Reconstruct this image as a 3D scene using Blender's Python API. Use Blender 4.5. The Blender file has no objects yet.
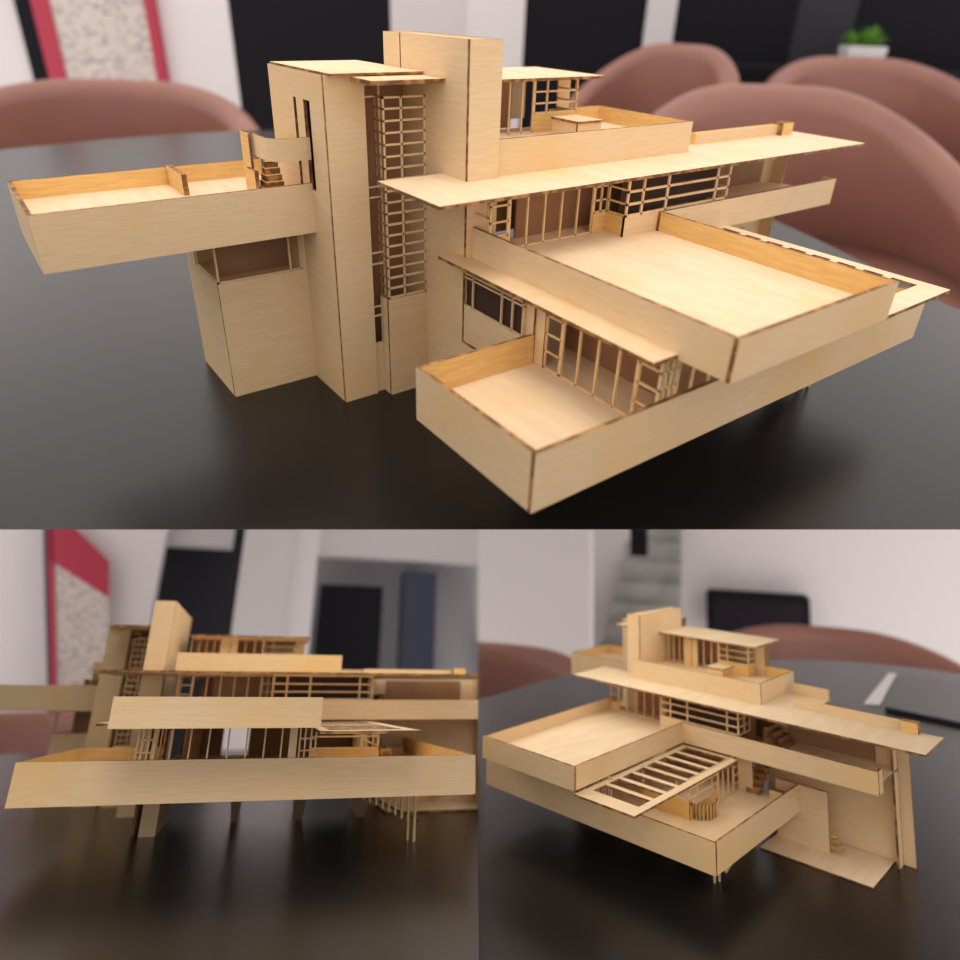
import bpy, bmesh, math, random
from mathutils import Matrix, Vector

C = bpy.context.scene.collection
random.seed(7)

# ---------------------------------------------------------------- frames
# Three table settings stand around one camera.  Each has its own frame
# (rotation, offset) and its own build of the small plywood house.
F, PX, PY = 700.0, 480.0, 390.0
CX = Vector((20.0, 10.0, 14.0))
FIT = [
    ([[0.808733, -0.587411, 0.029994], [-0.262778, -0.406468, -0.875061], [0.526212, 0.699808, -0.483083]],
     [13.1828, -9.9923, 50.5134],
     [0.0007, -0.03876, 0.00409, -0.01246, -0.03705, -0.00566, 0.05069, -0.34635, 0.02348, 0.00208, 0.16049, 0.25592, 0.00322, 0.01348, -0.22549, 0.24966, -0.02379, -0.00736, 0.01432, -0.15923, -0.00281, -0.00802]),
    ([[0.963971, -0.266002, 0.001808], [0.110509, 0.394275, -0.912324], [0.241967, 0.879653, 0.409465]],
     [-26.2779, 36.1891, 79.1011],
     [0.56296, -0.11435, 0.00572, 0.13057, 0.06208, 0.00824, 2.15767, 0.12465, -0.03189, 0.10572, 1.76965, -0.39799, 0.0206, 0.06631, -1.35145, -0.34291, -0.02391, -0.13575, -2.57587, 0.61625, 0.01117, -0.01484]),
    ([[0.719599, 0.693836, 0.027705], [-0.09381, 0.136671, -0.986165], [-0.688023, 0.707045, 0.163437]],
     [24.8185, 53.8208, 109.111],
     [0.34974, 0.12681, 0.03619, -0.07174, 0.14056, -0.12501, -0.03632, -1.19546, -0.05538, -0.04019, -0.96719, 0.14799, 0.04698, 0.08697, 0.7412, 0.26275, 0.0435, -0.06882, 0.26231, 0.78472, -0.05051, 0.03536]),
]
K = (1.0, 0.85, 0.65)            # overall size of each setting
RM = [Matrix(f[0]) for f in FIT]
TV = [Vector(f[1]) for f in FIT]
MM = [f[2] for f in FIT]
TABLE_Z = 0.75


def warp_z(p, z):
    m = MM[p]; d = z - CX.z
    return d * math.exp(m[1]) + m[4] * d * d / 20 + m[5] * d ** 3 / 200


Z0 = [warp_z(p, 0.0) for p in range(3)]
RT = RM[0].transposed()


def cam_to_world(v):
    return (RT @ (v - TV[0]) - Vector((0, 0, Z0[0]))) * 0.01 + Vector((0, 0, TABLE_Z))


PM = []
for p in range(3):
    org = cam_to_world(K[p] * (RM[p] @ Vector((0, 0, Z0[p])) + TV[p]))
    PM.append(Matrix.Translation(org) @ (RT @ RM[p]).to_4x4())
S = [0.01 * k for k in K]


def warp(p, g, x, y, z):
    """house coordinates -> metres in the frame of setting p (z = 0 on its table)"""
    m = MM[p]
    gx = gy = m[6 + 4 * g:10 + 4 * g]
    dx, dy = x - CX.x, y - CX.y
    return Vector((dx * math.exp(gx[2]) + gx[0] + m[2] * dx * dx / 20,
                   dy * math.exp(m[0] + gy[3]) + gy[1] + m[3] * dy * dy / 20,
                   warp_z(p, z) - Z0[p])) * S[p]


CAMW = cam_to_world(Vector((0, 0, 0)))
# camera position, horizontal forward and right of each setting, in its local metres
VIEW = []
for p, (uc, vc) in enumerate(((480, 272), (247, 736), (712, 736))):
    inv = PM[p].inverted()
    o = inv @ CAMW
    d = RM[p].transposed() @ Vector(((uc - PX) / F, (vc - PY) / F, 1))
    f = Vector((d.x, d.y, 0)).normalized()
    r = Vector((f.y, -f.x, 0))
    VIEW.append((o, f, r))


def room_pt(p, u, v, dist):
    """(right, forward, up) room coordinates, in metres, of a sight line at a forward distance"""
    o, f, r = VIEW[p]
    d = RM[p].transposed() @ Vector(((u - PX) / F, (v - PY) / F, 1))
    s = dist / d.dot(f)
    return Vector((s * d.dot(r), dist, o.z + s * d.z))


def on_table(p, u, v, h=0.0):
    o, f, r = VIEW[p]
    d = RM[p].transposed() @ Vector(((u - PX) / F, (v - PY) / F, 1))
    s = (h - o.z) / d.z
    return o + d * s


# room frame of each setting: x right, y forward, z up from the table top, origin under the camera
ROOM = []
for p in range(3):
    o, f, r = VIEW[p]
    m = Matrix(((r.x, f.x, 0, o.x), (r.y, f.y, 0, o.y), (0, 0, 1, 0), (0, 0, 0, 1)))
    ROOM.append(PM[p] @ m)

# ---------------------------------------------------------------- camera
cam_data = bpy.data.cameras.new('camera')
cam = bpy.data.objects.new('camera', cam_data)
C.objects.link(cam)
rot = Matrix((RM[0][0], -Vector(RM[0][1]), -Vector(RM[0][2]))).transposed()
cam.matrix_world = Matrix.Translation(CAMW) @ rot.to_4x4()
cam_data.sensor_width = 36.0
cam_data.sensor_fit = 'HORIZONTAL'
cam_data.lens = 36.0 * F / 960.0
cam_data.shift_x = (480.0 - PX) / 960.0
cam_data.shift_y = -(480.0 - PY) / 960.0
cam_data.clip_start = 0.02
cam_data.clip_end = 60
cam_data.dof.use_dof = True
cam_data.dof.focus_distance = 0.52
cam_data.dof.aperture_fstop = cam_data.lens / 1000.0 / 0.0065
bpy.context.scene.camera = cam

# ---------------------------------------------------------------- light
scn = bpy.context.scene
scn.view_settings.view_transform = 'Standard'
scn.view_settings.look = 'None'
scn.view_settings.gamma = 1
scn.view_settings.exposure = 0.0
scn.view_settings.use_curve_mapping = False
world = bpy.data.worlds.new('world')
scn.world = world
world.use_nodes = True
bgn = world.node_tree.nodes['Background']
bgn.inputs[0].default_value = (1.0, 0.93, 0.90, 1)
bgn.inputs[1].default_value = 1.2


def area(name, p, loc, target, size, power, color=(1, 0.93, 0.82), sy=None):
    """area lamp placed in the local metres of setting p"""
    L = bpy.data.lights.new(name, 'AREA')
    L.shape = 'RECTANGLE'; L.size = size; L.size_y = sy or size
    L.energy = power; L.color = color
    o = bpy.data.objects.new(name, L); C.objects.link(o)
    a = PM[p] @ Vector(loc); b = PM[p] @ Vector(target)
    o.matrix_world = Matrix.Translation(a) @ (a - b).to_track_quat('Z', 'Y').to_matrix().to_4x4()
    return o


area('ceiling_lamp', 0, (-0.10, -0.05, 1.25), (0.02, 0.02, 0), 0.55, 5.6)
area('ceiling_lamp', 0, (0.3, 2.4, 1.8), (0.3, 3.4, 0.2), 1.6, 9)
area('added_fill_lamp', 1, (0.0, 0.0, 0.36), (0.0, 0.05, 0), 0.4, 1.1)  # unseen lamp added under the upper table to light the lower left setting
area('added_fill_lamp', 2, (-0.02, 0.0, 0.30), (0, 0.04, 0), 0.34, .6)  # likewise added out of view, for the lower right setting


# ---------------------------------------------------------------- materials
def mat(name, col, rough=0.6, bump=None, var=None, spec=0.5, stretch=(1, 1, 1), coord='Object', metallic=0.0):
    """bump = (scale, strength, distance); var = (colour2, scale, low, high)"""
    m = bpy.data.materials.new(name); m.use_nodes = True
    nt = m.node_tree; b = nt.nodes['Principled BSDF']
    b.inputs['Base Color'].default_value = (*col, 1)
    b.inputs['Roughness'].default_value = rough
    b.inputs['Metallic'].default_value = metallic
    b.inputs['Specular IOR Level'].default_value = spec
    if bump or var:
        tc = nt.nodes.new('ShaderNodeTexCoord'); mp = nt.nodes.new('ShaderNodeMapping')
        nt.links.new(tc.outputs[coord], mp.inputs[0]); mp.inputs['Scale'].default_value = stretch
    if var:
        n = nt.nodes.new('ShaderNodeTexNoise'); n.inputs['Scale'].default_value = var[1]
        n.inputs['Detail'].default_value = 5
        r = nt.nodes.new('ShaderNodeValToRGB'); nt.links.new(mp.outputs[0], n.inputs['Vector'])
        nt.links.new(n.outputs['Fac'], r.inputs['Fac'])
        r.color_ramp.elements[0].position = var[2]; r.color_ramp.elements[0].color = (*col, 1)
        r.color_ramp.elements[1].position = var[3]; r.color_ramp.elements[1].color = (*var[0], 1)
        nt.links.new(r.outputs[0], b.inputs['Base Color'])
    if bump:
        n = nt.nodes.new('ShaderNodeTexNoise'); n.inputs['Scale'].default_value = bump[0]
        n.inputs['Detail'].default_value = 3
        nt.links.new(mp.outputs[0], n.inputs['Vector'])
        bn = nt.nodes.new('ShaderNodeBump'); bn.inputs['Strength'].default_value = bump[1]
        bn.inputs['Distance'].default_value = bump[2]
        nt.links.new(n.outputs['Fac'], bn.inputs['Height']); nt.links.new(bn.outputs[0], b.inputs['Normal'])
    return m


def plywood(name, col, grain, patch, gscale=(14, 14, 160)):
    """thin laser-cut ply: fine grain streaks and broad amber patches"""
    m = mat(name, col, rough=0.62, spec=0.25)
    nt = m.node_tree; b = nt.nodes['Principled BSDF']
    tc = nt.nodes.new('ShaderNodeTexCoord')
    mp = nt.nodes.new('ShaderNodeMapping'); mp.inputs['Scale'].default_value = gscale
    nt.links.new(tc.outputs['Object'], mp.inputs[0])
    n1 = nt.nodes.new('ShaderNodeTexNoise'); n1.inputs['Scale'].default_value = 4; n1.inputs['Detail'].default_value = 6
    nt.links.new(mp.outputs[0], n1.inputs['Vector'])
    n2 = nt.nodes.new('ShaderNodeTexNoise'); n2.inputs['Scale'].default_value = 11; n2.inputs['Detail'].default_value = 3
    nt.links.new(tc.outputs['Object'], n2.inputs['Vector'])
    r1 = nt.nodes.new('ShaderNodeValToRGB')
    r1.color_ramp.elements[0].position = .38; r1.color_ramp.elements[0].color = (*grain, 1)
    r1.color_ramp.elements[1].position = .62; r1.color_ramp.elements[1].color = (*col, 1)
    r2 = nt.nodes.new('ShaderNodeValToRGB')
    r2.color_ramp.elements[0].position = .50; r2.color_ramp.elements[0].color = (0, 0, 0, 1)
    r2.color_ramp.elements[1].position = .72; r2.color_ramp.elements[1].color = (1, 1, 1, 1)
    mx = nt.nodes.new('ShaderNodeMixRGB'); mx.inputs[2].default_value = (*patch, 1)
    nt.links.new(n1.outputs['Fac'], r1.inputs['Fac']); nt.links.new(n2.outputs['Fac'], r2.inputs['Fac'])
    nt.links.new(r2.outputs[0], mx.inputs[0]); nt.links.new(r1.outputs[0], mx.inputs[1])
    nt.links.new(mx.outputs[0], b.inputs['Base Color'])
    return m


PLY = plywood('plywood', (0.77, 0.57, 0.345), (0.72, 0.52, 0.30), (0.75, 0.50, 0.23))
PLYX = plywood('lit_plywood_lengthwise', (0.82, 0.64, 0.43), (0.77, 0.58, 0.37), (0.79, 0.56, 0.29), (30, 5, 30))  # grain lengthwise; for tops, light from above put into a paler tone
AMBER = plywood('amber_bounce_plywood', (0.78, 0.51, 0.20), (0.70, 0.43, 0.15), (0.74, 0.44, 0.13))  # scorched ply, with light bounced between inner faces put into the colour
BURNT = mat('burnt_edge', (0.16, 0.065, 0.02), rough=0.8, var=((0.42, 0.21, 0.07), 140, .45, .62))
MULL = mat('plywood_strip', (0.76, 0.54, 0.29), rough=0.65, var=((0.62, 0.38, 0.16), 60, .5, .75))
INNER = mat('shaded_brown_interior', (0.30, 0.155, 0.075), rough=0.7, var=((0.36, 0.2, 0.1), 30, .4, .7))  # shade inside the rooms put into a darker brown
SLOT = mat('opening_shade', (0.05, 0.022, 0.012), rough=0.9)  # near-black colour standing for the shade in open windows


def tag(o, label=None, cat=None, group=None, kind=None):
    for k, v in (('label', label), ('category', cat), ('group', group), ('kind', kind)):
        if v: o[k] = v
    return o


# ---------------------------------------------------------------- mesh helpers
def finish(name, bm, mats, parent=None, matrix=None, smooth=False):
    bmesh.ops.recalc_face_normals(bm, faces=bm.faces[:])
    me = bpy.data.meshes.new(name); bm.to_mesh(me); bm.free()
    for m in mats: me.materials.append(m)
    if smooth:
        for q in me.polygons: q.use_smooth = True
    o = bpy.data.objects.new(name, me); C.objects.link(o)
    if parent is not None: o.parent = parent
    if matrix is not None: o.matrix_world = matrix
    return o


def hexa(bm, pts, face_mats=(0,) * 6):
    """pts: 8 corners ordered x fastest, then y, then z; face order -x +x -y +y -z +z"""
    v = [bm.verts.new(q) for q in pts]
    idx = ((0, 4, 6, 2), (1, 3, 7, 5), (0, 1, 5, 4), (2, 6, 7, 3), (0, 2, 3, 1), (4, 5, 7, 6))
    for f, mi in zip(idx, face_mats):
        fc = bm.faces.new([v[i] for i in f]); fc.material_index = mi
    return v


def abox(bm, x0, x1, y0, y1, z0, z1, mi=0):
    hexa(bm, [(x, y, z) for z in (z0, z1) for y in (y0, y1) for x in (x0, x1)], (mi,) * 6)


def clip_plane(bm, inv, normal_cam):
    """cut closed shapes by a plane through the camera; keeps the side the normal points to"""
    nw = rot @ Vector((normal_cam[0], -normal_cam[1], -normal_cam[2]))
    no = (inv.to_3x3() @ nw).normalized(); co = inv @ CAMW
    g = bm.verts[:] + bm.edges[:] + bm.faces[:]
    if all((v.co - co).dot(no) >= -1e-6 for v in bm.verts): return
    r = bmesh.ops.bisect_plane(bm, geom=g, plane_co=co, plane_no=no, clear_inner=True)
    e = [x for x in r['geom_cut'] if isinstance(x, bmesh.types.BMEdge)]
    if e:
        try: bmesh.ops.holes_fill(bm, edges=e, sides=0)
        except Exception: pass


# camera-space normals (x right, y down, z forward): left of / right of the gap between the lower
# settings, and above the front edge of the upper table
U_SPLIT, V_SPLIT = 478.0, 529.5
N_LEFT = (-1, 0, (U_SPLIT - PX) / F)
N_RIGHT = (1, 0, -(U_SPLIT - PX) / F)
N_UP = (0, -1, (V_SPLIT - PY) / F)


class House:
    """one plywood house model: coordinates in sheet units, warped to the proportions of its setting"""

    def __init__(self, p, label):
        self.p = p
        e = bpy.data.objects.new('architectural_model', None); C.objects.link(e)
        e.empty_display_size = 0.1
        e.matrix_world = PM[p]
        tag(e, label, 'architectural model')
        self.root = e
        self.inv = PM[p].inverted()

    def W(self, g, x, y, z): return warp(self.p, g, x, y, z)

    def add(self, bm, g, b, t=None):
        """b = (x0,x1,y0,y1,z0,z1[,inner face index]); the narrow rim of the sheet is burnt"""
        x0, x1, y0, y1, z0, z1 = b[:6]
        pts = [self.W(g, x, y, z) for z in (z0, z1) for y in (y0, y1) for x in (x0, x1)]
        d = (x1 - x0, y1 - y0, z1 - z0)
        thin = d.index(min(d))
        fm = [1] * 6
        fm[2 * thin] = fm[2 * thin + 1] = 0
        for k in b[6:]: fm[k] = 2
        hexa(bm, pts, fm)

    def out(self, name, bm, mats, parent=None, label=None):
        if self.p == 1: clip_plane(bm, self.inv, N_LEFT)
        if len(bm.faces) == 0:
            bm.free(); return None
        o = finish(name, bm, mats, parent or self.root)
        if label: o['label'] = label
        return o

    def sheets(self, name, g, bl, parent=None, mats=None, label=None):
        bm = bmesh.new()
        for b in bl: self.add(bm, g, b)
        return self.out(name, bm, mats or (PLY, BURNT, AMBER), parent, label)

    def sticks(self, name, g, bl, parent=None, m=None, label=None):
        bm = bmesh.new()
        for b in bl:
            pts = [self.W(g, x, y, z) for z in b[4:6] for y in b[2:4] for x in b[0:2]]
            hexa(bm, pts)
        return self.out(name, bm, (m or MULL,), parent, label)

    def grid(self, name, g, axis, c, a0, a1, z0, z1, va, vz, th=.14, w=.14, parent=None, m=None, label=None):
        """window frame: plane at axis = c, from a0..a1 and z0..z1, with uprights va and rails vz"""
        bl = []
        def bar(p0, p1, q0, q1):
            bl.append((p0, p1, c, c + th, q0, q1) if axis == 'y' else (c, c + th, p0, p1, q0, q1))
        for a in [a0, a1 - w] + [x - w / 2 for x in va]: bar(a, a + w, z0, z1)
        for z in [z0, z1 - w] + [x - w / 2 for x in vz]: bar(a0, a1, z, z + w)
        return self.sticks(name, g, bl, parent, m, label)


T = .28


def build_house(p, label):
    h = House(p, label)
    s, st, gr = h.sheets, h.sticks, h.grid
    # ------------------------------------------------ lower terrace (level 1)
    lt = s('lower_terrace', 0, [(T, 39.72, T, 10.95, 7.3, 7.6), (9, 39.72, 10.95, 19.8, 7.3, 7.6),
                                (T, 39.72, T, 10.95, 6.2, 6.5), (9, 39.72, 10.95, 19.8, 6.2, 6.5)], mats=(PLYX, BURNT, AMBER))
    s('parapet', 0, [(0, 40, 0, T, 6, 9.77, 3)], lt, label='long front parapet of the lower terrace')
    s('parapet', 0, [(0, T, T, 11.2, 6, 9.77, 1)], lt)
    s('parapet', 0, [(T, 9.0, 10.95, 11.2, 6, 9.77, 2)], lt)
    s('parapet', 0, [(39.72, 40, T, 19.9, 6, 9.77, 0)], lt)
    # supports below the terrace
    s('pier', 0, [(8.1, 9.8, 10.3, 10.6, 0, 6.2), (8.1, 8.4, 10.6, 16, 0, 6.2), (9.5, 9.8, 10.6, 16, 0, 6.2)], mats=(PLY, PLY, AMBER))
    for xc in (17.6, 25.2, 32.8):
        bm = bmesh.new()
        pts = []
        for z, y0, wd in ((0, 14.5, .38), (6.3, 9.5, .62)):
            for y in (y0, 19.5):
                for x in (xc - wd, xc + wd): pts.append(h.W(0, x, y, z))
        hexa(bm, pts, (0, 0, 0, 0, 1, 1))
        h.out('pier', bm, (PLY, BURNT), label='tapered pier under the lower terrace')
    # hanging stair under the terrace
    bm = bmesh.new()
    pts = [h.W(0, x, y, z) for (x, z) in ((29.5, 5.5),) for y in (6.0,)]
    a, b, c, d = (29.5, 6.2, 5.6), (37.2, 6.2, 1.5), (29.5, 8.4, 5.6), (36.6, 8.4, 1.5)
    hexa(bm, [h.W(0, *a), h.W(0, *b), h.W(0, *c), h.W(0, *d)] +
         [h.W(0, q[0], q[1], q[2] + .3) for q in (a, b, c, d)], (1, 1, 1, 1, 0, 0))
    hs = h.out('hanging_stair', bm, (PLYX, BURNT), label='pale stair board hanging below the lower terrace')
    for i in range(9):
        x = 30.6 + i * .68
        zb = 5.2 - (x - 29.5) * .52
        if i > 7: zb = 0
        st('rod', 0, [(x, x + .2, 5.2, 5.4, zb, 6.2)], hs)
    for x in (36.3, 35.6):
        st('rod', 0, [(x, x + .2, 5.8, 6.0, 0, 6.2)], hs)
    # ------------------------------------------------ level 1 rooms under the upper terrace
    z0, z1 = 7.6, 12.75
    lr = s('living_room', 0, [(18, 33, 19.6, 19.85, z0, z1)], mats=(INNER, INNER, INNER), label='inner walls of the lower storey, shade put into their brown')
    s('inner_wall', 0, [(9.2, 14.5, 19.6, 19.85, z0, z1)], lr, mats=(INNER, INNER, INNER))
    gr('window_frame', 0, 'y', .35, 9.1, 10.6, z0, z1, [9.6, 10.1], [9.3, 10.4, 11.5], parent=lr)
    gr('window_frame', 0, 'y', .35, 10.6, 21.7, z0, z1, [12.0, 13.6, 15.2, 16.9, 18.5, 20.1], [], parent=lr)
    s('wall_panel', 0, [(22.3, 23.0, .3, .5, z0, z1)], lr)
    gr('window_frame', 0, 'y', .35, 23.2, 24.8, z0, z1, [23.75, 24.3], [9.3, 10.4, 11.5], parent=lr)
    # left side of the living room
    gr('window_frame', 0, 'x', 9.2, .4, 2.1, z0, z1, [], [8.9, 10.2, 11.5], parent=lr)
    gr('window_frame', 0, 'x', 9.2, 2.1, 8.5, z0, z1, [3.6, 5.3, 6.9], [], parent=lr)
    gr('window_frame', 0, 'x', 9.2, 8.5, 10.1, z0, z1, [], [8.9, 10.2, 11.5], parent=lr)
    s('wall_panel', 0, [(9.1, 9.35, 10.1, 11.0, z0, z1), (8.9, 9.2, 11.0, 12.2, z0, z1)], lr)
    s('shade_backing', 0, [(12.6, 12.8, 3.0, 12, z0, z1)], lr, mats=(INNER, INNER, INNER), label='added brown sheet for the shade behind the side windows')  # added sheet, darkens the view through the open side windows
    # right side: low wall with band window, window and door wall, small stair, round stair
    s('wall_panel', 0, [(24.8, 32.2, 6.0, 6.25, z0, 9.9), (31.95, 32.2, 6.25, 12.5, z0, 9.0)], lr, mats=(AMBER, BURNT, AMBER))
    gr('window_frame', 0, 'y', 6.0, 24.8, 32.2, 9.9, 12.5, [30.3], [11.2], parent=lr)
    gr('window_frame', 0, 'x', 32.0, 6.1, 12.6, 9.0, 12.5, [8.0, 11.2], [10.2, 11.3], parent=lr)
    gr('window_frame', 0, 'x', 32.0, 12.6, 16.4, z0, 12.5, [13.8, 15.1], [], parent=lr)
    gr('window_frame', 0, 'x', 32.0, 16.4, 17.9, z0, 12.5, [], [8.7, 9.8, 10.9, 11.8], parent=lr)
    s('wall_panel', 0, [(32.0, 34.2, 17.9, 18.15, z0, 12.7)], lr)
    bm = bmesh.new()
    for i in range(5):
        y0 = 17.2 + i * .7
        for (xa, xb, ya, yb, za, zb) in ((33.2, 35.2, y0, y0 + .75, z0 + i * .7, z0 + i * .7 + .7),):
            h.add(bm, 0, (xa, xb, ya + .6, yb + .6, za, zb))
    h.out('small_stair', bm, (AMBER, BURNT, AMBER), label='small stair at the end of the lower storey')
    s('bench', 0, [(36.6, 39.2, 18.0, 18.9, z0, 8.7)], mats=(PLY, BURNT, AMBER))
    # round stair screen
    bm = bmesh.new()
    n = 15
    for i in range(n):
        a = math.radians(-165 + 215 * i / (n - 1))
        cx, cy, r = 32.5, 8.5, 1.75
        x, y = cx + r * math.cos(a), cy + r * math.sin(a)
        h.add(bm, 0, (x - .11, x + .11, y - .11, y + .11, z0, 9.5))
    rs = h.out('round_stair_screen', bm, (MULL, BURNT, AMBER))
    bm = bmesh.new()
    for i in range(n - 1):
        a0 = math.radians(-165 + 215 * i / (n - 1)); a1 = math.radians(-165 + 215 * (i + 1) / (n - 1))
        q = []
        for z in (z0, 9.4):
            for r in (1.5, 1.62):
                for a in (a0, a1): q.append(h.W(0, 32.5 + r * math.cos(a), 8.5 + r * math.sin(a), z))
        hexa(bm, q)
    h.out('liner', bm, (AMBER,), rs)
    # ------------------------------------------------ side wall below the canopy, with its corner window
    sw = s('side_wall', 1, [(8.3, 8.5, 10.9, 18.8, 0, 9.3), (8.3, 8.5, 18.3, 18.8, 9.3, 12.7), (8.3, 8.5, 10.9, 18.8, 12.4, 12.75)])
    gr('window_frame', 1, 'x', 8.3, 11.2, 18.3, 9.3, 12.4, [12.4, 13.6, 17.0], [11.6, 11.9], parent=sw, w=.12)
    st('shade_sheet', 1, [(8.6, 8.7, 11.0, 18.5, 9.3, 12.4)], sw, m=SLOT)  # no glass: dark sheet added for the shade inside
    s('band', 1, [(8.22, 8.3, 11.2, 18.0, 6.2, 6.35), (8.22, 8.3, 18.0, 18.12, 6.2, 12.4)], sw, mats=(BURNT, BURNT, BURNT))
    # ------------------------------------------------ canopy and pergola
    s('canopy', 1, [(6.95, 9.0, -.84, 19.5, 12.8, 13.05)])
    y0, y1 = -4.06, 14.1
    zp = 12.65 if p == 0 else 12.2
    xr = 33.4 if p == 0 else 32.95
    pg = s('pergola', 1, [(24.7, 25.6, y0 + 1.7, y1, zp, zp + .26), (xr - 1, xr, y0 + 1.7, y1, zp, zp + .26),
                          (24.7, xr, y0, y0 + 1.7, zp, zp + .26), (25.6, xr - 1, y1 - .5, y1, zp, zp + .26)], mats=(PLYX, BURNT, AMBER))
    n = 8
    gap = (y1 - .5 - (y0 + 1.7)) / n
    for i in range(1, n):
        yc = y0 + 1.7 + gap * i
        s('crossbar', 1, [(25.6, xr - 1, yc - .28, yc + .28, zp, zp + .26)], pg, mats=(PLYX, BURNT, AMBER))
    # ------------------------------------------------ upper terrace
    ut = s('upper_terrace', 1, [(9.1, 24.5, -3.9, 18.7, 13.45, 13.69), (9.1, 24.5, -3.9, 18.7, 12.8, 13.0)], mats=(PLYX, BURNT, AMBER))
    s('parapet', 1, [(8.9, 24.7, -4.11, -4.11 + T, 12.74, 15.31, 3)], ut, label='broad front parapet of the upper terrace')
    s('parapet', 1, [(8.9, 8.9 + T, -4.11 + T, 18.3, 12.74, 15.31)], ut)
    s('parapet', 1, [(24.7 - T, 24.7, -4.11 + T, 14.1, 12.74, 15.31, 0)], ut, label='right parapet of the upper terrace, amber inside')
    # balcony to the right of the upper terrace
    bl = s('balcony', 1, [(24.5, 49.6, 14.3, 21.0, 13.45, 13.69)], mats=(PLYX, BURNT, AMBER))
    s('parapet', 1, [(24.42, 49.8, 14.1, 14.1 + T, 12.74, 15.31, 3)], bl, label='long front parapet of the balcony')
    s('parapet', 1, [(49.8 - T, 49.8, 14.1 + T, 15.4, 12.74, 15.31)], bl)
    # ------------------------------------------------ level 2 rooms
    z0, z1 = 13.69, 18.45
    ur = s('upper_room', 1, [(11.4, 33.5, 20.5, 20.7, z0, z1), (13.2, 33.0, 18.4, 18.6, z0, z1)], mats=(INNER, INNER, INNER), label='inner walls of the middle storey, shade put into their brown')
    gr('window_frame', 1, 'x', 9.2, 16.6, 18.6, 15.2, z1, [], [16.3, 17.4], parent=ur)
    gr('window_frame', 1, 'y', 16.5, 9.3, 11.0, z0 + 1.1, z1, [], [15.9, 17.1], parent=ur)
    s('wall_panel', 1, [(9.3, 11.0, 16.45, 16.65, z0, z0 + 1.1)], ur, mats=(AMBER, BURNT, AMBER))
    gr('window_frame', 1, 'y', 16.5, 11.0, 19.3, z0, z1, [12.7, 14.35, 16.0, 17.65], [], parent=ur)
    gr('window_frame', 1, 'y', 16.5, 19.3, 20.9, z0 + 1.6, z1, [20.1], [16.3, 17.4], parent=ur)
    s('wall_panel', 1, [(19.3, 20.9, 16.45, 16.65, z0, z0 + 1.6), (20.65, 20.9, 14.4, 16.45, z0, z0 + 1.6)], ur, mats=(AMBER, BURNT, AMBER))
    gr('window_frame', 1, 'x', 20.7, 14.4, 16.45, z0 + 1.6, z1, [], [16.3, 17.4], parent=ur)
    s('wall_panel', 1, [(20.65, 33.0, 14.38, 14.62, z0, z0 + 1.6)], ur)
    gr('window_frame', 1, 'y', 14.38, 20.65, 33.0, z0 + 1.6, z1, [22.4, 25.2, 31.3], [16.3, 17.3], parent=ur, w=.19)
    gr('window_frame', 1, 'x', 32.85, 14.4, 17.2, z0 + 1.6, z1, [15.8], [16.3, 17.3], parent=ur)
    st('shade_sheet', 1, [(21.0, 32.6, 15.4, 15.5, z0 + 1.6, z1)], ur, m=SLOT)  # dark sheet for the shade behind the open bay window
    bm = bmesh.new()
    for i in range(4):
        h.add(bm, 1, (34.6 + i * .7, 35.3 + i * .7, 17.5, 20.4, z0, z0 + .6 * (4 - i)))
    h.out('balcony_stair', bm, (INNER, BURNT, INNER), label='short stair at the back of the balcony')
    # back walls and right post
    bw = s('back_wall', 1, [(33.2, 49.6, 20.8, 21.05, 0, 18.45)], mats=(PLY, BURNT, AMBER))
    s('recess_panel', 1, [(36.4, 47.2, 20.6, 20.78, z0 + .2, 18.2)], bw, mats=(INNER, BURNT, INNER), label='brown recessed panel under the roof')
    s('partition', 0, [(36.6, 43.8, 19.9, 20.15, .3, 9.7)])
    bm = bmesh.new()
    for i in range(3):
        h.add(bm, 0, (44.0, 45.6 - i * .4, 19.6, 20.3, 1.6 + i * .9, 1.85 + i * .9))
    h.out('back_stair', bm, (AMBER, BURNT, AMBER))
    px0 = 49.3 if p == 2 else 50.2
    s('post', 1, [(px0, px0 + 1.6, 20.9, 21.2, 0, 18.44)])
    s('post', 1, [(49.3, 49.6, 19.6, 20.8, 0, 18.44)], mats=(PLY, BURNT, AMBER))
    s('ground_plate', 0, [(36.3, 50.6, 15.5, 23.2, 0, .3)], mats=(PLYX, BURNT, AMBER))
    # ------------------------------------------------ main roof and penthouse
    rf = s('main_roof', 2, [(3.07, 53.6, 13.6, 21.5, 18.44, 18.69), (11.2, 38.6, 21.5, 28.4, 18.44, 18.69)], mats=(PLYX, BURNT, AMBER))
    s('roof_curb', 2, [(36.5, 49.5, 20.9, 21.5, 18.69, 19.75)], rf, mats=(PLY, AMBER, AMBER))
    s('curb_end', 2, [(49.5, 51.3, 20.3, 21.5, 18.69, 19.95)], rf, mats=(AMBER, BURNT, AMBER))
    s('roof_curb', 2, [(33.5, 38.6, 27.6, 28.2, 18.69, 20.1)], rf, mats=(PLY, AMBER, AMBER))
    pt = s('penthouse_terrace', 2, [(11.2, 32.7, 18.9, 30.0, 19.7, 19.9)], mats=(PLYX, BURNT, AMBER))
    s('parapet', 2, [(11.2, 32.9, 18.7, 18.7 + T, 18.69, 21.38, 3)], pt)
    s('parapet', 2, [(32.9 - T, 32.9, 18.7 + T, 30, 18.69, 21.38, 0)], pt)
    s('parapet', 2, [(26, 32.9, 30, 30 + T, 18.69, 21.38, 2)], pt)
    z0, z1 = 19.9, 24.5
    yp = 27.3
    ph = s('penthouse', 2, [(11.2, 27.0, 34.8, 35, z0, z1), (27.0, 28.4, 29.9, 30.2, z0, z1)], label='penthouse room walls')
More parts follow.
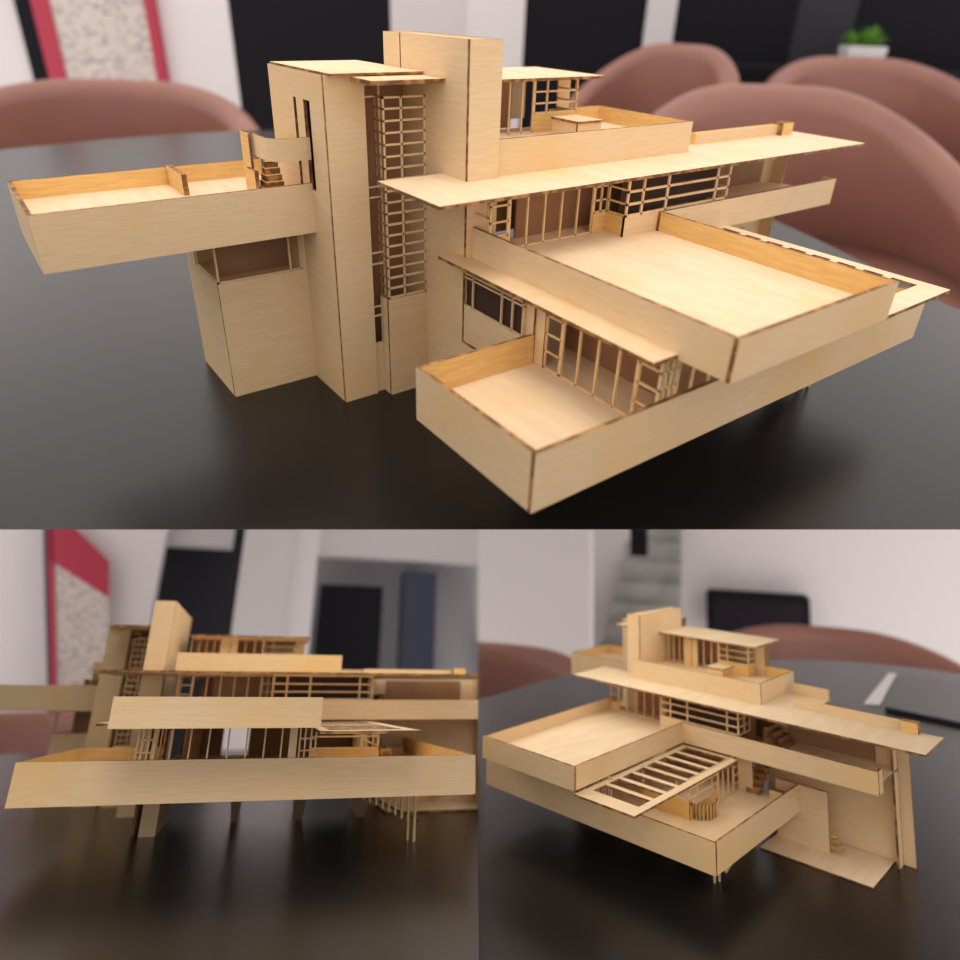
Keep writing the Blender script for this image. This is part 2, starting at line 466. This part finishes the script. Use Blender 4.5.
    gr('window_frame', 2, 'y', yp, 11.2, 15.6, z0, z1, [12.4, 13.5, 14.6], [], parent=ph)
    s('wall_panel', 2, [(15.6, 16.9, yp, yp + .2, z0, z1), (17.0, 17.9, yp, yp + .2, z0, z1)], ph)
    gr('window_frame', 2, 'y', yp, 17.9, 21.9, z0, z1, [19.2, 20.6], [], parent=ph)
    s('wall_panel', 2, [(21.9, 27.0, yp, yp + .2, z0, z0 + 1.6), (26.8, 27.0, yp + .2, 30, z0, z0 + 1.6)], ph, mats=(AMBER, BURNT, AMBER))
    gr('window_frame', 2, 'y', yp, 21.9, 27.0, z0 + 1.6, z1, [23.4], [22.4, 23.4], parent=ph)
    gr('window_frame', 2, 'x', 26.85, yp + .1, 30, z0 + 1.6, z1, [], [22.4, 23.4], parent=ph)
    s('inner_wall', 2, [(11.2, 21.9, 30.5, 30.7, z0, z1)], ph, mats=(INNER, INNER, INNER))
    s('penthouse_roof', 2, [(11.2, 28.7, 25.8, 35.5, 24.5, 24.75)], mats=(PLYX, BURNT, AMBER))
    bx = s('terrace_box', 2, [(22.5, 25.4, 22.2, 25.6, 21.3, 21.5), (22.6, 25.3, 22.3, 22.5, z0, 21.3), (22.6, 22.8, 22.5, 25.5, z0, 21.3)])
    st('box_front', 2, [(25.1, 25.3, 22.5, 25.5, z0, 20.4), (25.1, 25.3, 22.5, 25.5, 21.0, 21.3)] +
       [(25.1, 25.3, y, y + .3, 20.4, 21.0) for y in (22.5, 23.3, 24.2, 25.2)], bx, m=AMBER)
    # ------------------------------------------------ chimney
    ch = s('chimney', 3, [(8.51, 11.17, 18.69, 18.69 + T, 0, 28.28), (8.51, 8.51 + T, 18.69 + T, 27.6, 0, 28.28),
                          (11.17 - T, 11.17, 18.69 + T, 30.2, 0, 28.28), (8.51 + T, 11.17, 30.0, 30.2, 0, 28.28),
                          (8.7, 11.0, 18.9, 30.1, 27.95, 28.2)])
    s('chimney_back', 3, [(8.51, 8.8, 27.75, 30.2, 0, 28.28)], ch)
    # ------------------------------------------------ stair tower
    tw = s('stair_tower', 3, [(1.1, 4.1, 25.04, 25.04 + T, 0, 25.6), (1.1, 1.1 + T, 25.04 + T, 27.6, 0, 25.6),
                              (1.1, 1.1 + T, 28.7, 30.0, 0, 25.6), (1.1, 1.1 + T, 30.5, 35.0, 0, 25.6),
                              (1.1, 1.1 + T, 27.6, 28.7, 0, 17), (1.1, 1.1 + T, 30.0, 30.5, 0, 17),
                              (1.1, 1.1 + T, 27.6, 28.7, 23.6, 25.6), (1.1, 1.1 + T, 30.0, 30.5, 23.6, 25.6),
                              (1.4, 8.6, 34.8, 35, 0, 25.6), (3.9, 4.1, 25.3, 29, 0, 25.6)])
    st('shade_sheet', 3, [(1.6, 1.7, 27.3, 31, 16.5, 24.0), (4.2, 8.4, 30.5, 30.7, 0.2, 25.4)], tw, m=SLOT)  # sheets painting the tower's inner shade behind its openings
    s('tower_roof', 3, [(1.3, 8.6, 24.4, 35, 25.6, 25.75), (2.9, 8.5, 21.6, 24.6, 25.2, 25.5)], mats=(PLYX, BURNT, AMBER))
    gr('tall_window', 3, 'y', 25.3, 4.1, 5.4, 4.4, 24.9, [], [6.9, 7.7, 11.3, 12.2, 16.6, 17.4, 24], parent=tw, w=.12)
    s('wall_panel', 3, [(4.1, 5.2, 25.3, 25.5, 0, 4.4)], tw)
    lat = gr('lattice_window', 3, 'y', 24.2, 5.0, 8.5, 8.6, 24.1, [6.5], [8.6 + 15.5 * i / 18 for i in range(1, 18)], w=.15, parent=tw, label='tall ladder-like lattice window')
    gr('lattice_side', 3, 'x', 5.0, 24.3, 25.6, 8.6, 24.1, [], [8.6 + 15.5 * i / 18 for i in range(1, 18)], w=.12, parent=tw, m=INNER)
    s('wall_panel', 3, [(4.9, 8.5, 24.1, 24.35, 0, 8.6), (4.9, 5.1, 24.35, 25.5, 0, 8.6)], tw, mats=(PLY, BURNT, AMBER))
    st('inner_wall', 3, [(5.3, 8.5, 27.4, 27.5, 0.2, 25.2)], tw, m=INNER)
    # ------------------------------------------------ left wing
    lb = s('left_block', 3, [(-6.15, 1.1, 30.95, 31.2, 0, 9.9), (-6.15, -5.9, 31.2, 39.2, 0, 9.9),
                             (0.75, 1.1, 30.95, 31.2, 9.9, 13.6), (-6.15, -5.9, 36.6, 39.2, 9.9, 13.6),
                             (-6.0, 1.1, 39.0, 39.2, 0, 13.6), (-5.9, 1.0, 31.2, 39, 9.0, 9.2)])
    gr('window_frame', 3, 'y', 31.0, -6.1, .75, 9.9, 13.6, [-.2], [], parent=lb)
    gr('window_frame', 3, 'x', -6.1, 31.1, 36.6, 9.9, 13.6, [], [], parent=lb)
    st('shade_sheet', 3, [(-5.0, 1.0, 34.5, 34.7, 9.2, 13.6)], lb, m=INNER)  # brown sheet added as shade behind the corner window
    gt = s('left_terrace', 3, [(-17.2, 1.1, 28.5, 39.1, 15.8, 16.1), (-17.2, 1.1, 28.5, 39.1, 13.7, 13.9)], mats=(PLYX, BURNT, AMBER))
    s('parapet', 3, [(-17.42, 1.1, 28.3, 28.3 + T, 13.64, 17.48, 3)], gt, label='long front parapet of the left terrace')
    s('parapet', 3, [(-17.42, -17.42 + T, 28.3 + T, 39.2, 13.64, 17.48, 1)], gt)
    s('parapet', 3, [(-17.2, 1.1, 39.0, 39.2, 13.64, 17.48, 2)], gt)
    s('divider', 3, [(-6.6, -6.2, 34.6, 38.9, 16.1, 17.7)], gt, mats=(AMBER, BURNT, AMBER))
    # curved band on the tower and the little stair below it
    bm = bmesh.new()
    path = [(-1.9, 31.6)] + [(-1.9, 29.4)] + [(-.6 + 1.3 * math.cos(math.radians(a)), 29.4 + 1.3 * math.sin(math.radians(a))) for a in (200, 220, 240, 260)] + [(1.1, 28.05)]
    for (xa, ya), (xb, yb) in zip(path[:-1], path[1:]):
        dx, dy = xb - xa, yb - ya; L = math.hypot(dx, dy); nx, ny = -dy / L * .22, dx / L * .22
        q = [h.W(3, x, y, z) for z in (19.3, 20.95) for (x, y) in ((xa, ya), (xb, yb), (xa + nx, ya + ny), (xb + nx, yb + ny))]
        hexa(bm, q, (0, 0, 0, 0, 1, 1))
    h.out('curved_band', bm, (PLY, BURNT), tw)
    bm = bmesh.new()
    for i in range(7):
        h.add(bm, 3, (-2.0 + i * .12, -.4, 29.4 + i * .3, 31.4, 16.1 + i * .46, 16.1 + (i + 1) * .46))
    h.out('tower_stair', bm, (AMBER, BURNT, AMBER), label='little stair beside the tower')
    s('stair_guard', 3, [(-2.7, -2.4, 29.6, 31.4, 16.1, 18.5), (-2.3, -2.1, 31.3, 33, 16.1, 21.0)], mats=(AMBER, BURNT, AMBER))
    return h


# ---------------------------------------------------------------- room materials
TABLE = mat('black_table_top', (0.009, 0.0085, 0.009), rough=0.24, bump=(900, 0.4, 0.0004), spec=0.45)
WHITE = mat('white_wall_paint', (0.72, 0.68, 0.69), rough=0.8)
GREYW = mat('grey_wall_paint', (0.36, 0.35, 0.37), rough=0.8)
BEAM = mat('pale_and_shade_paint', (0.62, 0.585, 0.59), rough=0.8)  # pale ceiling paint, also used as painted shade on white wall faces
DARK = mat('dark_panel', (0.008, 0.008, 0.011), rough=0.7, spec=0.15)
NAVY = mat('navy_panel', (0.03, 0.04, 0.07), rough=0.5)
SHADE = mat('charcoal_panel', (0.035, 0.035, 0.042), rough=0.7, spec=0.2)
LEATHER = mat('brown_leather', (0.29, 0.125, 0.095), rough=0.42, bump=(60, .15, .002), var=((0.33, 0.15, 0.11), 5, .4, .7))
METAL = mat('dark_metal', (0.03, 0.03, 0.03), rough=0.35, metallic=.8)
RED = mat('red_print', (0.42, 0.025, 0.06), rough=0.5)
CONC = mat('grey_concrete', (0.40, 0.39, 0.37), rough=0.9, var=((0.30, 0.29, 0.27), 8, .4, .6))
POT = mat('white_ceramic', (0.75, 0.74, 0.72), rough=0.4)
LEAF = mat('green_leaf', (0.16, 0.42, 0.05), rough=0.5, var=((0.30, 0.55, 0.10), 20, .4, .6))
SOIL = mat('dark_soil', (0.03, 0.02, 0.012), rough=0.95)
PAPER = mat('white_paper', (0.8, 0.78, 0.75), rough=0.7)
SCREEN = mat('black_screen', (0.012, 0.013, 0.02), rough=0.12)


def text_paper():
    m = bpy.data.materials.new('printed_paper'); m.use_nodes = True
    nt = m.node_tree; b = nt.nodes['Principled BSDF']; b.inputs['Roughness'].default_value = .6
    tc = nt.nodes.new('ShaderNodeTexCoord'); mp = nt.nodes.new('ShaderNodeMapping')
    nt.links.new(tc.outputs['Object'], mp.inputs[0]); mp.inputs['Scale'].default_value = (45, 1, 95)
    n = nt.nodes.new('ShaderNodeTexNoise'); n.inputs['Scale'].default_value = 1.0; n.inputs['Detail'].default_value = 2
    nt.links.new(mp.outputs[0], n.inputs['Vector'])
    r = nt.nodes.new('ShaderNodeValToRGB'); r.color_ramp.elements[0].position = .52; r.color_ramp.elements[1].position = .60
    r.color_ramp.elements[0].color = (0.62, 0.55, 0.50, 1); r.color_ramp.elements[1].color = (0.36, 0.31, 0.30, 1)
    nt.links.new(n.outputs['Fac'], r.inputs['Fac']); nt.links.new(r.outputs[0], b.inputs['Base Color'])
    return m


PRINT = text_paper()
CLIP = {0: None, 1: N_LEFT, 2: N_RIGHT}


def room_obj(name, p, bm, mats, parent=None, smooth=False, clip=True):
    """link a mesh drawn in the room frame of setting p"""
    if clip and CLIP[p]: clip_plane(bm, ROOM[p].inverted(), CLIP[p])
    if parent is not None: return finish(name, bm, mats, parent, smooth=smooth)
    return finish(name, bm, mats, None, ROOM[p], smooth)


def wall(name, p, u0, v0, u1, v1, dist, m, th=.08, kind='structure', zmin=None, zmax=None):
    """vertical slab facing the viewer, at a real distance in the room of setting p (pixels only pick the directions)"""
    a = room_pt(p, u0, (v0 + v1) / 2, dist); b = room_pt(p, u1, (v0 + v1) / 2, dist)
    t = room_pt(p, (u0 + u1) / 2, v0, dist).z; bt = room_pt(p, (u0 + u1) / 2, v1, dist).z
    if zmin is not None: bt = zmin
    if zmax is not None: t = zmax
    bm = bmesh.new(); abox(bm, a.x, b.x, dist, dist + th, bt, t)
    o = room_obj(name, p, bm, (m,))
    if kind: o['kind'] = kind
    return o


def table(name, p, pts, label, th=.025, extra_clip=None, smooth_from=0):
    """slab with a rounded outline; where two settings meet the top is cut back with an under-cut edge"""
    P = [Vector(q) for q in pts]
    for _ in range(3):
        Q = []
        for i in range(len(P)):
            a, b = P[i], P[(i + 1) % len(P)]
            Q += [a * .75 + b * .25, a * .25 + b * .75]
        P = Q
    bm = bmesh.new()
    v = [bm.verts.new((q.x, q.y, 0)) for q in P]; f = bm.faces.new(v)
    r = bmesh.ops.extrude_face_region(bm, geom=[f])
    bmesh.ops.translate(bm, vec=(0, 0, -th), verts=[x for x in r['geom'] if isinstance(x, bmesh.types.BMVert)])
    inv = PM[p].inverted()
    if extra_clip: clip_plane(bm, inv, extra_clip)
    if CLIP[p]: clip_plane(bm, inv, CLIP[p])
    o = finish('table_top', bm, (TABLE,))
    e = bpy.data.objects.new(name, None); C.objects.link(e); e.matrix_world = PM[p]
    o.parent = e
    tag(e, label, 'table')
    return e


def table_leg(e, p, x, y, hgt=.72, r=.03):
    bm = bmesh.new()
    bmesh.ops.create_cone(bm, cap_ends=True, segments=20, radius1=r, radius2=r, depth=hgt)
    bmesh.ops.translate(bm, vec=(x, y, -.025 - hgt / 2), verts=bm.verts)
    o = finish('leg', bm, (METAL,), e)
    return o


def tub_chair(p, x, y, yaw, label, R=.32, zback=.10, zarm=-.06, floor=-.75, drop=1.0, group=None, thick=.06):
    """barrel armchair in the room frame; yaw turns the open side (0 = towards the viewer)"""
    e = bpy.data.objects.new('tub_chair', None); C.objects.link(e)
    e.matrix_world = ROOM[p] @ Matrix.Translation((x, y, floor)) @ Matrix.Rotation(yaw, 4, 'Z')
    tag(e, label, 'armchair', group)
    zb, za = zback - floor, zarm - floor
    seat = .42 * (zb / .85)
    bm = bmesh.new(); n = 48; prof = 8; rings = []
    for i in range(n + 1):
        a = math.radians(-125 + 250 * i / n)              # 0 = middle of the back (far side)
        k = abs(a) / math.radians(125)
        k = max(0, (k - .12) / .88)
        top = zb + (za - zb) * (3 * k * k - 2 * k ** 3)
        tk = thick * (1 + .25 * (1 - k))
        ring = []
        sec = [(R - tk, seat * .55), (R - tk, top - tk * .6)]
        for j in range(prof + 1):
            b = math.pi - math.pi * j / prof
            sec.append((R - tk / 2 + tk / 2 * math.cos(b), top - tk * .5 + tk * .5 * math.sin(b)))
        sec += [(R, top - tk * .6), (R * .93, seat * .5)]
        for rr, z in sec:
            sx = rr * (1.0); sy = rr * .92
            ring.append(bm.verts.new((math.sin(a) * sx, math.cos(a) * sy, z)))
        rings.append(ring)
    m = len(rings[0])
    for i in range(n):
        for j in range(m):
            bm.faces.new((rings[i][j], rings[i + 1][j], rings[i + 1][(j + 1) % m], rings[i][(j + 1) % m]))
    bm.faces.new(rings[0]); bm.faces.new(list(reversed(rings[-1])))
    def put(nm, bm, m, sm=False):
        if CLIP[p]: clip_plane(bm, e.matrix_world.inverted(), CLIP[p])
        if len(bm.faces): finish(nm, bm, (m,), e, smooth=sm)
        else: bm.free()
    put('shell', bm, LEATHER, True)
    bm = bmesh.new()
    bmesh.ops.create_cone(bm, cap_ends=True, segments=36, radius1=R * .86, radius2=R * .84, depth=.14)
    bmesh.ops.translate(bm, vec=(0, -.03, seat), verts=bm.verts)
    bmesh.ops.bevel(bm, geom=[x for x in bm.edges if len(x.link_faces) == 2 and x.calc_face_angle(0) > .5], offset=.03, segments=3, affect='EDGES')
    put('seat', bm, LEATHER, True)
    for sx in (-1, 1):
        for sy in (-1, 1):
            bm = bmesh.new()
            bmesh.ops.create_cone(bm, cap_ends=True, segments=12, radius1=.012, radius2=.02, depth=seat - .06)
            bmesh.ops.translate(bm, vec=(sx * R * .6, sy * R * .55, (seat - .06) / 2), verts=bm.verts)
            put('leg', bm, METAL)
    return e


# ================================================================ setting 1 (upper)
zf = -.75
D = 3.6
wall('wall_back', 0, -60, -80, 1020, 200, D + .10, GREYW, zmin=-1.5)
wall('wall_left', 0, -40, -60, 32, 200, D, WHITE, zmin=-1.5)
wall('trim_1', 0, 31, -60, 50, 200, D - .03, DARK, zmin=-1.5)
wall('wall_pillar', 0, 50, -60, 236, 200, D - .02, WHITE, zmin=-1.5)
wall('door_1', 0, 236, -60, 392, 200, D - .01, DARK, zmin=-1.5)
wall('trim_2', 0, 392, -60, 466, 200, D - .02, BEAM, zmin=-1.5)
wall('wall_middle', 0, 466, -60, 522, 200, D - .03, WHITE, zmin=-1.5)
wall('door_2', 0, 522, -60, 640, 200, D - .01, DARK, zmin=-1.5)
wall('trim_3', 0, 640, -60, 668, 200, D - .04, BEAM, zmin=-1.5)
wall('door_3', 0, 668, -60, 785, 200, D - .01, DARK, zmin=-1.5)
wall('trim_4', 0, 785, -60, 845, 200, D, SHADE, zmin=-1.5)
wall('door_4', 0, 845, -60, 1020, 200, D - .01, DARK, zmin=-1.5)
# notice board on the white pillar
a = room_pt(0, 60, 60, D - .05); b = room_pt(0, 160, 60, D - .05); zt = room_pt(0, 100, -70, D - .05).z; zb = room_pt(0, 110, 102, D - .05).z
e = bpy.data.objects.new('notice_board', None); C.objects.link(e); e.matrix_world = ROOM[0]
tag(e, 'red framed notice board with printed columns on the white pillar, upper left', 'notice board')
bm = bmesh.new()
w = .06
abox(bm, a.x - w, a.x + .02, D - .07, D - .025, zb, zt); abox(bm, b.x - .02, b.x + .02, D - .07, D - .025, zb, zt)
abox(bm, a.x + .02, b.x - .02, D - .055, D - .03, zt - .03, zt)
abox(bm, a.x + .02, b.x - .02, D - .055, D - .03, zb, zb + .015)
finish('frame', bm, (RED,), e)
bm = bmesh.new(); abox(bm, a.x + .02, b.x - .02, D - .06, D - .03, zb, zt)
finish('printed_sheet', bm, (PRINT,), e)

tb1 = table('dining_table', 0,
            [(q[0] * S[0], q[1] * S[0]) for q in
             ((-110, 60), (-60, 5), (-20, -40), (40, -46), (43, -25), (49, -2.4), (58, 14), (66, 33), (71, 50),
              (70, 90), (55, 128), (30, 147), (0, 151), (-31, 146), (-70, 135), (-105, 110))],
            'large matte black dining table under the big wooden house model', extra_clip=N_UP)
hm1 = build_house(0, 'large pale plywood model house on the upper black table, seen from its left front corner')

# chairs round the first table
def chair_at(p, u, v, dist, R, yaw, label, sink=.16, floor=-.75, thick=.06):
    q = room_pt(p, u, v, dist + R * .85)
    q.x = room_pt(p, u, v, dist).x
    return tub_chair(p, q.x, dist, yaw, label, R=R, zback=q.z, zarm=q.z - sink, floor=floor, thick=thick)

chair_at(0, 30, 76, 2.05, .60, 0.0, 'brown leather tub chair behind the left wing of the large wooden model', sink=.20, thick=.08)
chair_at(0, 840, 86, 1.62, .47, 0.0, 'brown leather tub chair at the right edge of the upper table, nearest there', sink=.30, thick=.09)
chair_at(0, 655, 42, 2.75, .32, -.7, 'brown leather tub chair farther back, behind the model roof terrace', sink=.22, thick=.07)
chair_at(0, 905, 58, 2.72, .46, 0.0, 'brown leather tub chair below the potted plant', sink=.2, thick=.08)

# sideboard with the plant
q0 = room_pt(0, 700, 70, 3.4); q1 = room_pt(0, 1010, 70, 3.4)
zt = room_pt(0, 860, 68, 3.4).z
e = bpy.data.objects.new('sideboard', None); C.objects.link(e); e.matrix_world = ROOM[0]
tag(e, 'low dark sideboard by the back wall with a potted plant on it', 'sideboard')
bm = bmesh.new(); abox(bm, q0.x, q1.x, 3.26, 3.58, zt - .04, zt); finish('top', bm, (DARK,), e)
bm = bmesh.new(); abox(bm, q0.x + .03, q1.x - .03, 3.29, 3.57, -.75, zt - .04); finish('body', bm, (SHADE,), e)
q = room_pt(0, 860, 60, 3.4); pw = abs(room_pt(0, 880, 60, 3.4).x - room_pt(0, 840, 60, 3.4).x)
e = bpy.data.objects.new('potted_plant', None); C.objects.link(e)
e.matrix_world = ROOM[0] @ Matrix.Translation((q.x, 3.4, zt))
tag(e, 'small green leafy plant in a white square pot on the sideboard', 'plant')
bm = bmesh.new(); hw = pw / 2; ph_ = pw * .5
hexa(bm, [(x * hw * s_, y * hw * s_ * .6, z) for z, s_ in ((0, .88), (ph_, 1)) for y in (-1, 1) for x in (-1, 1)])
bmesh.ops.bevel(bm, geom=bm.edges[:], offset=.006, segments=2, affect='EDGES')
finish('pot', bm, (POT,), e)
bm = bmesh.new(); abox(bm, -hw * .9, hw * .9, -hw * .5, hw * .5, ph_ - .01, ph_ + .004); finish('soil', bm, (SOIL,), e)
bm = bmesh.new()
for i in range(60):
    a = random.uniform(0, 2 * math.pi); el = random.uniform(.5, 1.45); L = random.uniform(.6, 1.15) * pw * .55
    base = Vector((random.uniform(-.6, .6) * hw, random.uniform(-.4, .4) * hw, ph_))
    d = Vector((math.cos(a) * math.cos(el), math.sin(a) * math.cos(el), math.sin(el)))
    sd = d.cross(Vector((0, 0, 1))).normalized() * L * .12
    p1 = base + d * L * .5 + sd; p2 = base + d * L * .5 - sd; p3 = base + d * L + Vector((0, 0, -L * .18))
    vs = [bm.verts.new(x) for x in (base, p1, p3, p2)]; bm.faces.new(vs)
r = bmesh.ops.solidify(bm, geom=bm.faces[:], thickness=.002)
finish('foliage', bm, (LEAF,), e)

# ================================================================ setting 2 (lower left)
D = 3.2
wall('wall_back', 1, -160, 440, 520, 770, D + .35, GREYW, zmin=-1.2)
wall('wall_left', 1, -160, 440, 153, 770, D, WHITE, zmin=-1.2)
wall('door_5', 1, 153, 440, 236, 770, D + .3, SHADE, zmin=-1.2)
wall('trim_5', 1, 150, 440, 240, 545, D + .1, BEAM)
wall('wall_pillar', 1, 235, 440, 285, 770, D - .25, BEAM, zmin=-1.2)  # left face of the white pillar, its shade put into duller paint
wall('wall_pillar', 1, 285, 440, 313, 770, D - .22, WHITE, zmin=-1.2)
wall('door_6', 1, 313, 585, 378, 770, D + .2, DARK, zmin=-1.2)
wall('door_7', 1, 400, 572, 434, 770, D + .2, NAVY, zmin=-1.2)
wall('trim_6', 1, 313, 440, 520, 560, D + .15, BEAM)
# red headed notice on the left wall
zt = room_pt(1, 78, 500, D - .05).z; zb = room_pt(1, 78, 690, D - .05).z
a = room_pt(1, 47, 600, D - .05); b = room_pt(1, 109, 600, D - .05)
e = bpy.data.objects.new('notice_board', None); C.objects.link(e)
e.matrix_world = ROOM[1]
tag(e, 'tall notice board with a slanted red header on the white wall, lower left', 'notice board')


def poly_slab(pts, y0, y1):
    bm = bmesh.new()
    v = [bm.verts.new((q[0], y0, q[1])) for q in pts]; f = bm.faces.new(v)
    r = bmesh.ops.extrude_face_region(bm, geom=[f])
    bmesh.ops.translate(bm, vec=(0, y1 - y0, 0), verts=[x for x in r['geom'] if isinstance(x, bmesh.types.BMVert)])
    return bm


def rp(p, u, v, d):
    q = room_pt(p, u, v, d); return (q.x, q.z)


dd = D - .08
finish('header', poly_slab([rp(1, 47, 500, dd), rp(1, 108, 560, dd), rp(1, 108, 597, dd), rp(1, 50, 560, dd)], dd, dd + .03), (RED,), e)
finish('frame', poly_slab([rp(1, 46, 520, dd), rp(1, 53, 520, dd), rp(1, 58, 745, dd), rp(1, 52, 745, dd)], dd, dd + .03), (RED,), e)
finish('dark_side_edge', poly_slab([rp(1, 42, 500, dd), rp(1, 46.5, 500, dd), rp(1, 52, 745, dd), rp(1, 49, 745, dd)], dd, dd + .03), (NAVY,), e)  # narrow navy strip along the left side of the board
finish('printed_sheet', poly_slab([rp(1, 52, 560, dd), rp(1, 108, 597, dd), rp(1, 108, 745, dd), rp(1, 57, 745, dd)], dd + .005, dd + .03), (PRINT,), e)

tb2 = table('dining_table', 1,
            [(q[0] * S[1], q[1] * S[1]) for q in
             ((-120, -60), (-60, -75), (0, -80), (70, -80), (150, -40), (190, 50), (170, 110), (90, 150), (0, 160), (-90, 150), (-150, 90), (-150, 0))],
            'matte black dining table under the wooden model seen face on')
for x, y in ((-.7, .9), (.1, 1.2)): table_leg(tb2, 1, x, y)
hm2 = build_house(1, 'pale plywood model house seen straight from the front, lower left')
chair_at(1, 30, 712, 2.7, .42, 0.0, 'pinkish leather tub chair behind the left wing of the model seen face on', sink=.05)

# ================================================================ setting 3 (lower right)
D = 3.4
wall('wall_back', 2, 440, 430, 1010, 760, D, WHITE, zmin=-1.4)
wall('wall_left', 2, 430, 430, 590, 760, D - .9, WHITE, zmin=-1.4)
wall('shaded_wall_strip', 2, 588, 430, 634, 760, D - .35, BEAM, zmin=-1.4)  # slab in duller paint standing for the shading on the white wall
# concrete staircase rising behind the corner
e = bpy.data.objects.new('staircase', None); C.objects.link(e); e.matrix_world = ROOM[2]
tag(e, 'grey concrete staircase rising behind the white wall corner', 'staircase')
ys = D - .6
for i in range(9):
    v1 = 700 - i * 22
    a = room_pt(2, 592 + i * 4.5, v1, ys); b = room_pt(2, 679, v1, ys); c = room_pt(2, 679, v1 - 22, ys)
    bm = bmesh.new(); abox(bm, a.x, b.x, ys + i * .04, ys + i * .04 + .20, a.z, c.z)
    clip_plane(bm, ROOM[2].inverted(), N_RIGHT)
    finish('step', bm, (CONC,), e)
a = room_pt(2, 631, 555, ys + .35); b = room_pt(2, 643, 520, ys + .35)
wall('door_8', 2, 630, 500, 646, 556, ys - .02, DARK)
# black screen on the wall
e = bpy.data.objects.new('television', None); C.objects.link(e); e.matrix_world = ROOM[2]
tag(e, 'flat black television screen on the white wall behind the chair', 'television')
q0 = room_pt(2, 706, 590, D - .12); q1 = room_pt(2, 812, 642, D - .12)
bm = bmesh.new(); abox(bm, q0.x, q1.x, D - .12, D - .04, q1.z, q0.z)
bmesh.ops.bevel(bm, geom=bm.edges[:], offset=.01, segments=2, affect='EDGES')
finish('casing', bm, (DARK,), e)
bm = bmesh.new(); abox(bm, q0.x + .03, q1.x - .03, D - .125, D - .115, q1.z + .03, q0.z - .03)
finish('screen', bm, (SCREEN,), e)
bm = bmesh.new(); abox(bm, q0.x + .3, q1.x - .3, D - .05, D + .01, q1.z + .1, q0.z - .1)
finish('wall_mount', bm, (METAL,), e)
TP3 = [(480, 701), (520, 687), (560, 677), (600, 668), (700, 661), (790, 659), (860, 662), (944, 671), (990, 680)]
pp = [on_table(2, u, v) for u, v in TP3]
pts3 = [(q.x, q.y) for q in pp]
pts3 += [(1.0, .6), (.9, -.3), (.3, -.7), (-.35, -.6), (-.6, -.2)]
tb3 = table('dining_table', 2, pts3, 'round-edged black dining table under the wooden model with the pergola side showing')
for x, y in ((-.2, .7), (.3, .5)): table_leg(tb3, 2, x, y)
hm3 = build_house(2, 'small pale plywood model house turned to show its pergola side, lower right')
chair_at(2, 474, 640, 1.6, .36, 0.0, 'brown leather tub chair at the left of the table with the pergola side model', sink=.16)
chair_at(2, 838, 627, 1.95, .36, 0.0, 'brown leather tub chair in front of the television', sink=.12)
# folder with a paper strip
q = [on_table(2, u, v, .006) for u, v in ((884, 707), (898, 675), (985, 685), (985, 728))]
bm = bmesh.new()
v = [bm.verts.new((x.x, x.y, 0.0005)) for x in q]; f = bm.faces.new(v)
r = bmesh.ops.extrude_face_region(bm, geom=[f]); bmesh.ops.translate(bm, vec=(0, 0, .006), verts=[x for x in r['geom'] if isinstance(x, bmesh.types.BMVert)])
bmesh.ops.bevel(bm, geom=bm.edges[:], offset=.0015, segments=2, affect='EDGES')
o = finish('black_folder', bm, (mat('folder_cover', (0.02, 0.022, 0.026), rough=.3),), None, PM[2])
tag(o, 'closed black folder lying at the right edge of the table', 'folder')
q = [on_table(2, u, v, 0) for u, v in ((864, 705), (880, 706), (897, 675), (889, 674))]
bm = bmesh.new()
v = [bm.verts.new((x.x, x.y, 0.0005)) for x in q]; f = bm.faces.new(v)
r = bmesh.ops.extrude_face_region(bm, geom=[f]); bmesh.ops.translate(bm, vec=(0, 0, .002), verts=[x for x in r['geom'] if isinstance(x, bmesh.types.BMVert)])
o = finish('paper_strip', bm, (PAPER,), None, PM[2])
tag(o, 'narrow white paper strip beside the black folder', 'paper')
